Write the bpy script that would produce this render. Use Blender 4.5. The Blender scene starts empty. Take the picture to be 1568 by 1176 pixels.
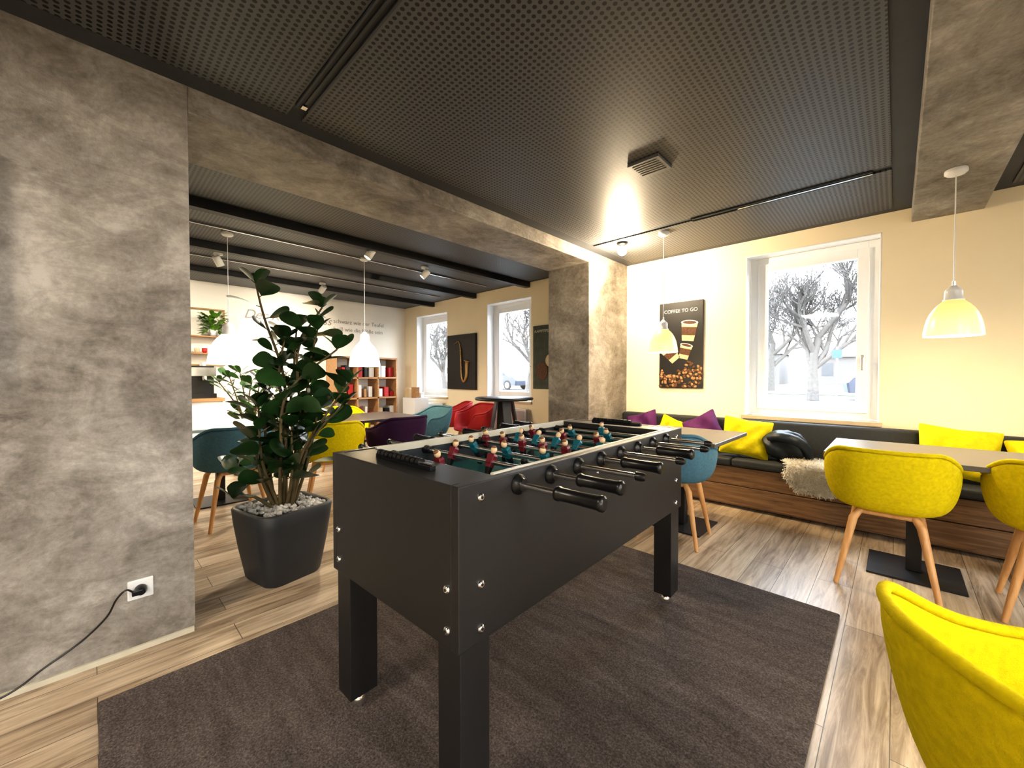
import bpy, math, random
from math import sin, cos, pi, radians
from mathutils import Vector, Matrix, Euler
random.seed(7)
S = bpy.context.scene
COL = S.collection

# ---------------------------------------------------------------- materials
def newmat(name):
    m = bpy.data.materials.new(name); m.use_nodes = True
    nt = m.node_tree; b = nt.nodes['Principled BSDF']
    return m, nt, b
def N(nt, typ, **kw):
    n = nt.nodes.new(typ)
    for k, v in kw.items():
        if k in n.inputs: n.inputs[k].default_value = v
        else: setattr(n, k, v)
    return n
def L(nt, a, b): nt.links.new(a, b)
def ramp(nt, fac, stops):
    r = nt.nodes.new('ShaderNodeValToRGB'); cr = r.color_ramp
    while len(cr.elements) < len(stops): cr.elements.new(0.5)
    for e, (p, c) in zip(cr.elements, stops):
        e.position = p; e.color = (*c, 1)
    L(nt, fac, r.inputs[0]); return r.outputs[0]
def objco(nt, scale=(1, 1, 1), rot=(0, 0, 0), loc=(0, 0, 0)):
    tc = nt.nodes.new('ShaderNodeTexCoord'); mp = nt.nodes.new('ShaderNodeMapping')
    mp.inputs['Scale'].default_value = scale; mp.inputs['Rotation'].default_value = rot
    mp.inputs['Location'].default_value = loc
    L(nt, tc.outputs['Object'], mp.inputs['Vector']); return mp.outputs[0]
def bump(nt, b, h, strength=.3, dist=.01):
    bp = nt.nodes.new('ShaderNodeBump'); bp.inputs['Strength'].default_value = strength
    bp.inputs['Distance'].default_value = dist
    L(nt, h, bp.inputs['Height']); L(nt, bp.outputs[0], b.inputs['Normal'])
def mixf(nt, a, c, f):
    mx = N(nt, 'ShaderNodeMix', data_type='FLOAT'); mx.inputs[0].default_value = f
    L(nt, a, mx.inputs[2]); L(nt, c, mx.inputs[3]); return mx.outputs[0]
def simple(name, col, rough=.5, metal=0, emit=0, emitcol=None, var=.06, scale=12, bumpS=0, bscale=200, spec=None, coat=0):
    m, nt, b = newmat(name)
    n = N(nt, 'ShaderNodeTexNoise'); n.inputs['Scale'].default_value = scale; n.inputs['Detail'].default_value = 4
    L(nt, objco(nt), n.inputs['Vector'])
    c1 = tuple(max(0, c*(1-var)) for c in col); c2 = tuple(min(1, c*(1+var)) for c in col)
    L(nt, ramp(nt, n.outputs[0], [(.3, c1), (.7, c2)]), b.inputs['Base Color'])
    b.inputs['Roughness'].default_value = rough; b.inputs['Metallic'].default_value = metal
    if spec is not None: b.inputs['Specular IOR Level'].default_value = spec
    if coat: b.inputs['Coat Weight'].default_value = coat
    if emit:
        b.inputs['Emission Color'].default_value = (*(emitcol or col), 1); b.inputs['Emission Strength'].default_value = emit
    if bumpS:
        n2 = N(nt, 'ShaderNodeTexNoise'); n2.inputs['Scale'].default_value = bscale; n2.inputs['Detail'].default_value = 3
        L(nt, objco(nt), n2.inputs['Vector']); bump(nt, b, n2.outputs[0], bumpS, .004)
    return m

def concrete_mat():
    m, nt, b = newmat('concrete_plaster')
    v = objco(nt)
    n1 = N(nt, 'ShaderNodeTexNoise', Scale=1.5, Detail=6, Roughness=.6, Distortion=.5); L(nt, v, n1.inputs['Vector'])
    n2 = N(nt, 'ShaderNodeTexNoise', Scale=3.2, Detail=9, Roughness=.68, Distortion=1.0); L(nt, objco(nt, scale=(1, 1, 1.2), rot=(.5, .3, .2)), n2.inputs['Vector'])
    n4 = N(nt, 'ShaderNodeTexNoise', Scale=2.8, Detail=9, Roughness=.72, Distortion=2.4); L(nt, objco(nt, scale=(2.2, 1.3, 2.8), rot=(-.8, .3, .1)), n4.inputs['Vector'])
    n3 = N(nt, 'ShaderNodeTexNoise', Scale=50, Detail=5, Roughness=.7); L(nt, v, n3.inputs['Vector'])
    a = mixf(nt, n1.outputs[0], n2.outputs[0], .44); a = mixf(nt, a, n4.outputs[0], .24); a = mixf(nt, a, n3.outputs[0], .13)
    c = ramp(nt, a, [(.40, (.092, .078, .062)), (.465, (.185, .164, .138)), (.53, (.285, .26, .228)), (.61, (.45, .42, .375))])
    L(nt, c, b.inputs['Base Color']); b.inputs['Roughness'].default_value = .56
    bump(nt, b, a, .6, .035)
    return m
def perf_mat():
    m, nt, b = newmat('perforated_acoustic_panel')
    tc = nt.nodes.new('ShaderNodeTexCoord'); sp = nt.nodes.new('ShaderNodeSeparateXYZ'); L(nt, tc.outputs['Object'], sp.inputs[0])
    P = .027
    def cell(o):
        a = N(nt, 'ShaderNodeMath', operation='DIVIDE'); L(nt, o, a.inputs[0]); a.inputs[1].default_value = P
        f = N(nt, 'ShaderNodeMath', operation='FRACT'); L(nt, a.outputs[0], f.inputs[0])
        s = N(nt, 'ShaderNodeMath', operation='SUBTRACT'); L(nt, f.outputs[0], s.inputs[0]); s.inputs[1].default_value = .5
        q = N(nt, 'ShaderNodeMath', operation='MULTIPLY'); L(nt, s.outputs[0], q.inputs[0]); L(nt, s.outputs[0], q.inputs[1])
        return q.outputs[0]
    ad = N(nt, 'ShaderNodeMath', operation='ADD'); L(nt, cell(sp.outputs[0]), ad.inputs[0]); L(nt, cell(sp.outputs[1]), ad.inputs[1])
    lt = N(nt, 'ShaderNodeMath', operation='LESS_THAN'); L(nt, ad.outputs[0], lt.inputs[0]); lt.inputs[1].default_value = .31**2
    mx = N(nt, 'ShaderNodeMix', data_type='RGBA'); L(nt, lt.outputs[0], mx.inputs[0])
    mx.inputs[6].default_value = (.088, .092, .098, 1); mx.inputs[7].default_value = (.003, .003, .003, 1)
    L(nt, mx.outputs[2], b.inputs['Base Color']); b.inputs['Roughness'].default_value = .5
    return m
def floor_mat():
    m, nt, b = newmat('oak_plank_floor')
    v = objco(nt, rot=(0, 0, pi/2))
    br = N(nt, 'ShaderNodeTexBrick', Scale=1.0); br.offset = .37; br.inputs['Brick Width'].default_value = 1.25
    br.inputs['Row Height'].default_value = .165; br.inputs['Mortar Size'].default_value = .0015
    br.inputs['Color1'].default_value = (.0, .0, .0, 1); br.inputs['Color2'].default_value = (1, 1, 1, 1); br.inputs['Mortar'].default_value = (.3, .3, .3, 1)
    L(nt, v, br.inputs['Vector'])
    n = N(nt, 'ShaderNodeTexNoise', Scale=2.4, Detail=9, Roughness=.72, Distortion=1.0); L(nt, objco(nt, scale=(11, .8, 1)), n.inputs['Vector'])
    n2 = N(nt, 'ShaderNodeTexNoise', Scale=2.4, Detail=4); L(nt, objco(nt, scale=(3.5, .7, 1)), n2.inputs['Vector'])
    a = mixf(nt, n.outputs[0], br.outputs[0], .13); a2 = mixf(nt, a, n2.outputs[0], .3)
    c = ramp(nt, a2, [(.34, (.125, .080, .050)), (.43, (.27, .198, .134)), (.51, (.44, .345, .245)), (.62, (.62, .515, .39))])
    mm = N(nt, 'ShaderNodeMix', data_type='RGBA'); L(nt, br.outputs['Fac'], mm.inputs[0]); L(nt, c, mm.inputs[6]); mm.inputs[7].default_value = (.07, .055, .04, 1)
    L(nt, mm.outputs[2], b.inputs['Base Color']); b.inputs['Roughness'].default_value = .36
    bump(nt, b, a, .12, .003)
    return m
def rug_mat():
    m, nt, b = newmat('rug_pile')
    v = objco(nt)
    n = N(nt, 'ShaderNodeTexNoise', Scale=150, Detail=3, Roughness=.7); L(nt, v, n.inputs['Vector'])
    n2 = N(nt, 'ShaderNodeTexNoise', Scale=4, Detail=3); L(nt, objco(nt, scale=(1, 5, 1)), n2.inputs['Vector'])
    a = mixf(nt, n.outputs[0], n2.outputs[0], .25)
    L(nt, ramp(nt, a, [(.34, (.058, .048, .045)), (.50, (.120, .101, .094)), (.66, (.225, .19, .177))]), b.inputs['Base Color'])
    b.inputs['Roughness'].default_value = .95; b.inputs['Specular IOR Level'].default_value = .1
    bump(nt, b, n.outputs[0], .9, .012)
    return m
def wood(name, c1, c2, scale=(1, 12, 12), rough=.5):
    m, nt, b = newmat(name)
    n = N(nt, 'ShaderNodeTexNoise', Scale=3, Detail=7, Roughness=.6, Distortion=.7); L(nt, objco(nt, scale=scale), n.inputs['Vector'])
    L(nt, ramp(nt, n.outputs[0], [(.32, c1), (.68, c2)]), b.inputs['Base Color']); b.inputs['Roughness'].default_value = rough
    return m
def shade_mat(name, top, bot, z0, z1, s0, s1):
    # opal glass glowing most strongly around the bulb
    m, nt, b = newmat(name)
    tc = nt.nodes.new('ShaderNodeTexCoord'); sp = nt.nodes.new('ShaderNodeSeparateXYZ'); L(nt, tc.outputs['Object'], sp.inputs[0])
    mr = N(nt, 'ShaderNodeMapRange'); L(nt, sp.outputs[2], mr.inputs[0]); mr.inputs[1].default_value = z0; mr.inputs[2].default_value = z1
    L(nt, ramp(nt, mr.outputs[0], [(0, bot), (.25, bot), (.42, top), (1, top)]), b.inputs['Emission Color'])
    mr2 = N(nt, 'ShaderNodeMapRange'); L(nt, sp.outputs[2], mr2.inputs[0]); mr2.inputs[1].default_value = z0; mr2.inputs[2].default_value = z1
    mr2.inputs[3].default_value = s0; mr2.inputs[4].default_value = s1
    L(nt, mr2.outputs[0], b.inputs['Emission Strength'])
    b.inputs['Base Color'].default_value = (.60, .50, .28, 1); b.inputs['Roughness'].default_value = .25
    return m
def glass_mat():
    m = bpy.data.materials.new('window_glass'); m.use_nodes = True; nt = m.node_tree
    for n in list(nt.nodes): nt.nodes.remove(n)
    o = nt.nodes.new('ShaderNodeOutputMaterial'); t = nt.nodes.new('ShaderNodeBsdfTransparent'); g = nt.nodes.new('ShaderNodeBsdfGlossy')
    g.inputs['Roughness'].default_value = .02; mx = nt.nodes.new('ShaderNodeMixShader'); mx.inputs[0].default_value = .05
    L(nt, t.outputs[0], mx.inputs[1]); L(nt, g.outputs[0], mx.inputs[2]); L(nt, mx.outputs[0], o.inputs[0]); return m

M = {}
M['conc'] = concrete_mat(); M['perf'] = perf_mat(); M['floor'] = floor_mat(); M['rug'] = rug_mat(); M['glass'] = glass_mat()
M['ceil'] = simple('ceiling_dark_paint', (.050, .055, .063), .6)
M['ceil2'] = simple('ceiling_beam_black', (.012, .013, .015), .5)
M['cream'] = simple('cream_wall_paint', (.90, .80, .60), .8, var=.02, scale=2, bumpS=.1, bscale=120)
M['white_wall'] = simple('white_wall_paint', (.86, .82, .73), .8, var=.02, scale=2, bumpS=.1, bscale=120)
M['white'] = simple('white_pvc', (.88, .90, .92), .35, var=.01)
M['whitep'] = simple('white_plastic', (.75, .75, .74), .3, var=.01)
M['black'] = simple('black_laminate', (.0160, .0160, .0165), .42, var=.05, spec=.5)
M['blackp'] = simple('black_plastic', (.008, .008, .009), .3)
M['blackm'] = simple('black_metal', (.009, .009, .010), .4)
M['steel'] = simple('brushed_steel', (.6, .6, .61), .2, metal=1)
M['chrome'] = simple('chrome', (.85, .85, .85), .12, metal=1)
M['teal'] = simple('pitch_green', (.02, .12, .12), .3)
M['pwhite'] = simple('pitch_lines', (.65, .65, .6), .4)
M['beige'] = simple('beige_trim_strip', (.55, .51, .40), .4)
M['red'] = simple('player_red', (.15, .012, .02), .35)
M['blue'] = simple('player_blue', (.01, .13, .17), .35)
M['skin'] = simple('player_head_beige', (.66, .45, .26), .4)
M['hair'] = simple('player_hair', (.16, .08, .03), .5)
M['yel'] = simple('yellow_felt', (.62, .50, .006), .9, var=.12, scale=60, bumpS=.5, bscale=350, spec=.10)
M['yelp'] = simple('yellow_pillow', (.62, .53, .012), .85, var=.1, scale=30, bumpS=.4, bscale=200, spec=.12)
M['bluef'] = simple('blue_felt', (.085, .185, .245), .9, var=.12, scale=60, bumpS=.5, bscale=350, spec=.15)
M['purp'] = simple('purple_felt', (.034, .012, .043), .9, var=.12, scale=60, bumpS=.5, bscale=350, spec=.15)
M['purpp'] = simple('purple_pillow', (.080, .008, .090), .8, var=.12, scale=30, bumpS=.4)
M['redf'] = simple('red_felt', (.42, .018, .02), .7, var=.1, bumpS=.3)
M['dark'] = simple('dark_grey_upholstery', (.028, .032, .036), .7, var=.1, scale=40, bumpS=.3, bscale=300)
M['jack'] = simple('dark_teal_jacket', (.005, .012, .02), .5, var=.3, scale=15, bumpS=.5, bscale=40)
M['oak'] = wood('oak_leg', (.50, .25, .09), (.66, .38, .16), (12, 12, 1), .45)
M['benchw'] = wood('bench_wood', (.105, .055, .026), (.29, .17, .085), (1, 14, 14), .5)
M['shelfw'] = wood('shelf_wood', (.33, .17, .07), (.50, .29, .13), (12, 1, 12), .5)
M['greytop'] = simple('grey_tabletop', (.11, .105, .10), .32, var=.05)
M['lighttop'] = simple('light_tabletop', (.42, .50, .50), .35, var=.03)
M['darktop'] = simple('dark_tabletop', (.035, .03, .03), .3)
M['planter'] = simple('anthracite_planter', (.032, .036, .041), .5, var=.08)
M['soil'] = simple('soil', (.03, .02, .015), .95)
M['peb'] = simple('pebbles', (.42, .41, .39), .7, var=.6, scale=14)
M['leaf'] = simple('leaf_green', (.019, .054, .014), .3, var=.6, scale=5, coat=.2)
M['leaf2'] = simple('leaf_light_green', (.10, .24, .02), .4, var=.4, scale=6)
M['leaf3'] = simple('leaf_mid_green', (.035, .095, .02), .35, var=.5, scale=6)
M['stem'] = simple('plant_stem', (.10, .075, .03), .8, var=.3)
M['fur'] = simple('sheep_fur', (.88, .85, .79), .9, var=.07, scale=8)
M['bulb'] = simple('lamp_bulb', (1, .85, .6), .5, emit=60, emitcol=(1, .80, .5))
M['bulbw'] = simple('pendant_bulb', (1, .9, .7), .5, emit=14, emitcol=(1, .88, .62))
M['shA'] = shade_mat('opal_shade_yellow', (.88, .58, .16), (1, .80, .20), 0, .33, .95, .12)
M['shB'] = shade_mat('opal_shade_white', (1, .90, .72), (1, .93, .75), 0, .42, 2.0, .6)
M['posterblk'] = simple('poster_black', (.012, .012, .013), .5)
M['postergrn'] = simple('poster_green_grey', (.04, .055, .04), .5, var=.3)
M['cream2'] = simple('paper_cream', (.60, .48, .30), .6)
M['brown'] = simple('coffee_brown', (.11, .045, .018), .6, var=.5, scale=60)
M['gold'] = simple('brass_gold', (.40, .25, .10), .35, metal=.6)
M['txtw'] = simple('print_white', (.70, .70, .65), .6, var=0)
M['txtg'] = simple('lettering_grey', (.32, .29, .25), .6, var=0)
M['sill'] = wood('window_sill', (.45, .36, .25), (.6, .5, .36), (1, 10, 10), .4)
M['bark'] = simple('tree_bark', (.085, .078, .070), .9, var=.2)
M['road'] = simple('outdoor_paving', (.085, .085, .082), .9, var=.15, scale=.6)
M['grass'] = simple('outdoor_grass', (.050, .070, .036), .9, var=.3, scale=.5)
M['bldg'] = simple('building_render', (.095, .09, .084), .9, var=.04)
M['bldgw'] = simple('building_window', (.035, .04, .046), .3)
M['carb'] = simple('car_paint_blue', (.022, .032, .055), .3)
M['carg'] = simple('car_paint_grey', (.05, .052, .056), .3)
M['tyre'] = simple('tyre', (.012, .012, .012), .8)
M['redbox'] = simple('red_packaging', (.45, .02, .02), .5)
M['signb'] = simple('sign_blue', (.02, .06, .14), .5)

# ---------------------------------------------------------------- builder
class B:
    def __init__(s): s.v = []; s.f = []; s.m = []; s.sm = []; s.mats = []
    def mi(s, k):
        if k not in s.mats: s.mats.append(k)
        return s.mats.index(k)
    def add(s, vs, fs, mat, smooth=False, T=None):
        o = len(s.v); i = s.mi(mat)
        for p in vs:
            p = Vector(p)
            if T is not None: p = T @ p
            s.v.append(tuple(p))
        for f in fs:
            s.f.append(tuple(o+a for a in f)); s.m.append(i); s.sm.append(smooth)
    def box(s, x0, x1, y0, y1, z0, z1, mat, T=None):
        vs = [(x0, y0, z0), (x1, y0, z0), (x1, y1, z0), (x0, y1, z0), (x0, y0, z1), (x1, y0, z1), (x1, y1, z1), (x0, y1, z1)]
        s.add(vs, [(3, 2, 1, 0), (4, 5, 6, 7), (0, 1, 5, 4), (1, 2, 6, 5), (2, 3, 7, 6), (3, 0, 4, 7)], mat, False, T)
    def loft(s, rings, mat, smooth=True, caps=True, T=None):
        n = len(rings[0]); vs = [p for r in rings for p in r]; fs = []
        for i in range(len(rings)-1):
            for j in range(n):
                fs.append((i*n+j, i*n+(j+1) % n, (i+1)*n+(j+1) % n, (i+1)*n+j))
        s.add(vs, fs, mat, smooth, T)
        if caps:
            s.add(rings[0], [tuple(range(n))[::-1]], mat, False, T); s.add(rings[-1], [tuple(range(n))], mat, False, T)
    def lathe(s, prof, mat, c=(0, 0, 0), n=32, T=None, caps=False):
        rings = [[(c[0]+r*cos(2*pi*k/n), c[1]+r*sin(2*pi*k/n), c[2]+z) for k in range(n)] for r, z in prof]
        s.loft(rings, mat, True, caps, T)
    def tube(s, pts, rad, mat, n=10, caps=True, T=None, smooth=True):
        pts = [Vector(p) for p in pts]
        if not isinstance(rad, (list, tuple)): rad = [rad]*len(pts)
        rings = []; up = None
        for i, p in enumerate(pts):
            d = (pts[min(i+1, len(pts)-1)]-pts[max(i-1, 0)]).normalized()
            if up is None: up = Vector((0, 0, 1)) if abs(d.z) < .9 else Vector((1, 0, 0))
            a = d.cross(up)
            if a.length < 1e-4: a = d.cross(Vector((1, 0, 0)))
            a.normalize(); b = d.cross(a).normalized()
            rings.append([tuple(p+(a*cos(2*pi*k/n)+b*sin(2*pi*k/n))*rad[i]) for k in range(n)])
        s.loft(rings, mat, smooth, caps, T)
    def ball(s, c, r, mat, n=12, m=8, T=None):
        if not isinstance(r, (list, tuple)): r = (r, r, r)
        rings = []
        for i in range(m+1):
            t = pi*i/m; q = max(sin(t), .001)
            rings.append([(c[0]+r[0]*q*cos(2*pi*k/n), c[1]+r[1]*q*sin(2*pi*k/n), c[2]-r[2]*cos(t)) for k in range(n)])
        s.loft(rings, mat, True, False, T)
    def obj(s, name, loc=(0, 0, 0), rot=(0, 0, 0), parent=None, bevel=0, sub=0, solid=0):
        me = bpy.data.meshes.new(name); me.from_pydata(s.v, [], s.f)
        for k in s.mats: me.materials.append(M[k])
        me.polygons.foreach_set('material_index', s.m); me.polygons.foreach_set('use_smooth', s.sm); me.update()
        o = bpy.data.objects.new(name, me); COL.objects.link(o); o.location = loc; o.rotation_euler = rot
        if parent: o.parent = parent
        if solid:
            md = o.modifiers.new('solid', 'SOLIDIFY'); md.thickness = solid; md.offset = 0
        if bevel:
            md = o.modifiers.new('bevel', 'BEVEL'); md.width = bevel; md.segments = 3; md.limit_method = 'ANGLE'; md.angle_limit = radians(40)
        if sub:
            md = o.modifiers.new('sub', 'SUBSURF'); md.levels = sub; md.render_levels = sub
        return o
def empty(name, loc=(0, 0, 0), rot=(0, 0, 0)):
    e = bpy.data.objects.new(name, None); COL.objects.link(e); e.location = loc; e.rotation_euler = rot; e.empty_display_size = .2; return e
def text(name, body, size, loc, rot, mat, parent=None, shear=0, align='LEFT'):
    c = bpy.data.curves.new(name, 'FONT'); c.body = body; c.size = size; c.extrude = .001; c.shear = shear; c.align_x = align
    c.materials.append(M[mat]); o = bpy.data.objects.new(name, c); COL.objects.link(o); o.location = loc; o.rotation_euler = rot
    if parent: o.parent = parent
    return o
def point(name, loc, e, col, r=.04, parent=None):
    l = bpy.data.lights.new(name, 'POINT'); l.energy = e; l.color = col; l.shadow_soft_size = r
    o = bpy.data.objects.new(name, l); COL.objects.link(o); o.location = loc
    if parent: o.parent = parent
    return o
def sstep(a, b, x):
    t = max(0, min(1, (x-a)/(b-a))); return t*t*(3-2*t)

# ---------------------------------------------------------------- room shell
XW = -2.386; XW2 = -2.94; YB = 4.53; ZC = 2.54; ZL = 2.60; XL = -7.4; XR = 3.0; YR = -3.6; YE = .325
b = B(); b.box(XL-.3, XR+.3, YR-.3, YB+.3, -.12, 0, 'floor'); b.obj('floor')
wins = [(-1.10, -.10), (-4.90, -3.93), (-6.98, -5.97), (1.15, 2.15)]
Z0, Z1 = .81, 2.39
b = B(); xs = sorted(wins); x = XL-.3
for (a, c) in xs:
    b.box(x, a, YB, YB+.3, 0, 2.8, 'cream'); b.box(a, c, YB, YB+.3, 0, Z0, 'cream'); b.box(a, c, YB, YB+.3, Z1, 2.8, 'cream'); x = c
b.box(x, XR+.3, YB, YB+.3, 0, 2.8, 'cream'); b.obj('wall_back')
b = B(); b.box(XL-.3, XL, YR, YB, 0, 2.8, 'white_wall'); b.obj('wall_left')
# right wall, out of view; its large windows are added to let in daylight
rw = [(-2.6, -1.1), (.2, 1.7)]
b = B(); y = YR
for (a, c) in rw:
    b.box(XR, XR+.3, y, a, 0, 2.8, 'cream'); b.box(XR, XR+.3, a, c, 0, .6, 'cream'); b.box(XR, XR+.3, a, c, 2.4, 2.8, 'cream'); y = c
b.box(XR, XR+.3, y, YB, 0, 2.8, 'cream'); b.obj('wall_right')
b = B(); b.box(XL-.3, XR+.3, YR-.3, YR, 0, 2.8, 'cream'); b.obj('wall_front')
b = B(); b.box(XW2, XW, YR, YE, 0, 2.75, 'conc'); b.obj('wall_concrete')
b = B(); b.box(XW, XW+.012, YR, YE-.005, 0, .022, 'beige'); b.obj('baseboard_concrete')
b = B(); b.box(XW2, XW, 3.69, YB, 0, 2.75, 'conc'); b.obj('concrete_column', bevel=.006)
b = B(); b.box(XW2, XW, YE, 3.69, 2.42, 2.75, 'conc'); b.obj('concrete_beam', bevel=.006)
b = B(); b.box(.07, .45, YR, YB, 2.425, 2.75, 'conc'); b.obj('concrete_beam', bevel=.006)
b = B(); b.box(XW, XR+.3, YR-.3, YB+.3, ZC, 2.85, 'ceil'); b.box(XL-.3, XW2, YR-.3, YB+.3, ZL, 2.85, 'ceil'); b.obj('ceiling')
b = B(); b.box(XW+.13, -.04, YR+.2, .705, ZC-.012, ZC, 'perf'); b.box(XW+.13, -.04, .775, 3.50, ZC-.012, ZC, 'perf'); b.box(XW+.13, -.04, 3.57, YB-.13, ZC-.012, ZC, 'perf')
b.box(.56, XR-.1, YR+.2, YB-.13, ZC-.012, ZC, 'perf'); b.obj('ceiling_panel_main')
b = B()
for x0, x1 in [(-3.9, XW2-.05), (-5.12, -4.08), (-6.33, -5.28), (-7.35, -6.48)]:
    b.box(x0, x1, YR+.1, YB-.1, ZL-.012, ZL, 'perf')
b.obj('ceiling_panel_annex')
for xx in (-4.0, -5.2, -6.4):
    b = B(); b.box(xx-.04, xx+.04, YR, YB, ZL-.08, ZL, 'ceil2'); b.obj('trim_ceiling_beam')
for xx in (-4.55, -5.75):
    b = B(); b.box(xx-.010, xx+.010, -.5, 4.2, ZL-.03, ZL-.012, 'steel'); b.obj('ceiling_light_track')
# linear air slots
for (x0, x1, yy) in [(-2.14, -.1, .74), (-1.27, -.13, 3.535)]:
    b = B(); b.box(x0, x1, yy-.03, yy+.03, ZC-.016, ZC-.001, 'ceil2')
    b.box(x0, x1, yy-.032, yy-.024, ZC-.024, ZC-.012, 'ceil'); b.box(x0, x1, yy+.024, yy+.032, ZC-.024, ZC-.012, 'ceil')
    if yy > 2: b.box(x0+.35, x1, yy-.008, yy+.008, ZC-.026, ZC-.014, 'steel')
    else: b.box(x0+.05, x1, yy-.006, yy+.006, ZC-.022, ZC-.014, 'planter'); b.box(x0+.01, x0+.04, yy-.012, yy+.012, ZC-.028, ZC-.014, 'steel')
    b.obj('linear_air_diffuser')
M['spk'] = simple('speaker_grille', (.14, .14, .14), .5)
b = B(); b.box(-.10, .10, -.10, .10, -.018, 0, 'spk')
for i in range(6): b.box(-.08, .08, -.075+i*.027, -.067+i*.027, -.020, -.016, 'ceil2')
b.obj('ceiling_speaker', loc=(-1.14, 2.446, ZC-.012), bevel=.003)

# windows
def window(name, x0, x1, z0, z1, sill=True):
    b = B(); fy = .15
    b.box(x0, x0+.012, 0, fy, z0, z1, 'white'); b.box(x1-.012, x1, 0, fy, z0, z1, 'white'); b.box(x0, x1, 0, fy, z1-.012, z1, 'white')
    def ring(a, c, e, g, w, y0, y1, m):
        b.box(a, a+w, y0, y1, e, g, m); b.box(c-w, c, y0, y1, e, g, m); b.box(a+w, c-w, y0, y1, e, e+w, m); b.box(a+w, c-w, y0, y1, g-w, g, m)
    ring(x0+.012, x1-.012, z0+.01, z1-.012, .075, fy, fy+.08, 'white')
    ring(x0+.08, x1-.08, z0+.065, z1-.075, .08, fy-.02, fy+.05, 'white')
    b.box(x0+.15, x1-.15, fy+.01, fy+.02, z0+.13, z1-.14, 'glass')
    hx = x1-.115; hz = (z0+z1)/2-.25
    b.box(hx-.014, hx+.014, fy-.03, fy-.02, hz-.035, hz+.035, 'steel'); b.tube([(hx, fy-.03, hz), (hx, fy-.06, hz)], .009, 'steel'); b.box(hx-.01, hx+.01, fy-.072, fy-.055, hz-.1, hz+.012, 'steel')
    if sill: b.box(x0-.02, x1+.02, -.035, fy, z0-.03, z0+.006, 'sill')
    return b.obj(name, bevel=.004)
for i, (a, c) in enumerate(wins):
    window('window_%d' % (i+1), a, c, Z0, Z1).location = (0, YB, 0)
for i, (a, c) in enumerate(rw):  # unseen windows, added for daylight from the right
    o = window('window_%d' % (i+5), -c, -a, .6, 2.4); o.location = (XR, 0, 0); o.rotation_euler = (0, 0, -pi/2)
def portal(loc, rot, sx, sy):
    l = bpy.data.lights.new('window_portal', 'AREA'); l.shape = 'RECTANGLE'; l.size = sx; l.size_y = sy; l.energy = 1
    l.cycles.is_portal = True; o = bpy.data.objects.new('window_portal', l); COL.objects.link(o); o.location = loc; o.rotation_euler = rot
for a, c in wins: portal(((a+c)/2, YB+.29, (Z0+Z1)/2), (-pi/2, 0, 0), c-a, Z1-Z0)
for a, c in rw: portal((XR+.29, (a+c)/2, 1.5), (-pi/2, 0, -pi/2), c-a, 1.8)

# ---------------------------------------------------------------- rug
b = B(); b.box(-2.085, -.187, 0, 2.56, 0, .018, 'rug'); b.obj('rug', bevel=.008)

# ---------------------------------------------------------------- foosball table
ft = empty('foosball_table', (-1.130, 1.365, 0), (0, 0, radians(1.8)))
HW, HL = .342, .765; ZB, ZT = .515, .93
b = B()
b.box(HW-.028, HW, -HL, HL, ZB, ZT, 'black'); b.box(-HW, -HW+.028, -HL, HL, ZB, ZT, 'black')
b.box(-HW+.028, HW-.028, -HL, -HL+.028, ZB, ZT, 'black'); b.box(-HW+.028, HW-.028, HL-.028, HL, ZB, ZT, 'black')
b.box(-HW+.028, HW-.028, -HL+.028, -HL+.15, ZT-.03, ZT-.002, 'black'); b.box(-HW+.028, HW-.028, HL-.15, HL-.028, ZT-.03, ZT-.002, 'black')
b.box(-HW+.028, HW-.028, -HL+.028, HL-.028, ZB+.02, ZB+.04, 'black')
b.obj('body', parent=ft, bevel=.003)
b = B()
b.box(-HW+.028, HW-.028, -HL+.14, HL-.14, .80, .815, 'teal')
for yy in (-HL+.14, HL-.15): b.box(-HW+.028, HW-.028, yy, yy+.01, .80, ZT-.03, 'blackp')
iy = HL-.15
b.box(-.305, .305, -.004, .004, .815, .8165, 'pwhite')
b.tube([(.09*cos(t*pi/12), .09*sin(t*pi/12), .816) for t in range(25)], .003, 'pwhite', n=6, caps=False)
for sgn in (-1, 1):
    b.box(-.16, .16, sgn*(iy-.2)-.004, sgn*(iy-.2)+.004, .815, .8165, 'pwhite')
    for sx in (-1, 1): b.box(sx*.16-.004, sx*.16+.004, min(sgn*iy, sgn*(iy-.2)), max(sgn*iy, sgn*(iy-.2)), .815, .8165, 'pwhite')
    b.box(-.1, .1, sgn*(iy-.002)-.003, sgn*(iy-.002)+.003, .815, .89, 'blackm')
for sx in (-1, 1):
    b.box(min(sx*(HW-.028), sx*(HW-.040)), max(sx*(HW-.028), sx*(HW-.040)), -iy, iy, .905, ZT+.003, 'beige')
    b.box(min(sx*(HW-.028), sx*(HW-.033)), max(sx*(HW-.028), sx*(HW-.033)), -iy, iy, .815, .905, 'planter')
b.obj('playing_field', parent=ft)
b = B()
for sx in (-1, 1):
    for sy in (-1, 1):
        x0, x1 = sorted((sx*(HW-.008), sx*(HW-.098))); y0, y1 = sorted((sy*(HL-.012), sy*(HL-.115)))
        b.box(x0, x1, y0, y1, .07, ZB+.02, 'black')
        cx, cy = (x0+x1)/2, (y0+y1)/2
        b.tube([(cx, cy, .05), (cx, cy, .072)], .016, 'chrome'); b.lathe([(.001, .018), (.026, .018), (.028, .03), (.02, .052), (.001, .052)], 'chrome', (cx, cy, 0), n=20)
b.obj('legs', parent=ft, bevel=.003)
b = B()
def disc(c, ax, r=.011, t=.006):
    d = Vector(ax); c = Vector(c); b.tube([c-d*.002, c+d*t*.6, c+d*t], [r, r, r*.6], 'chrome', n=14)
    b.tube([c+d*t, c+d*(t+.0015)], r*.35, 'blackm', n=6)
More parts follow.
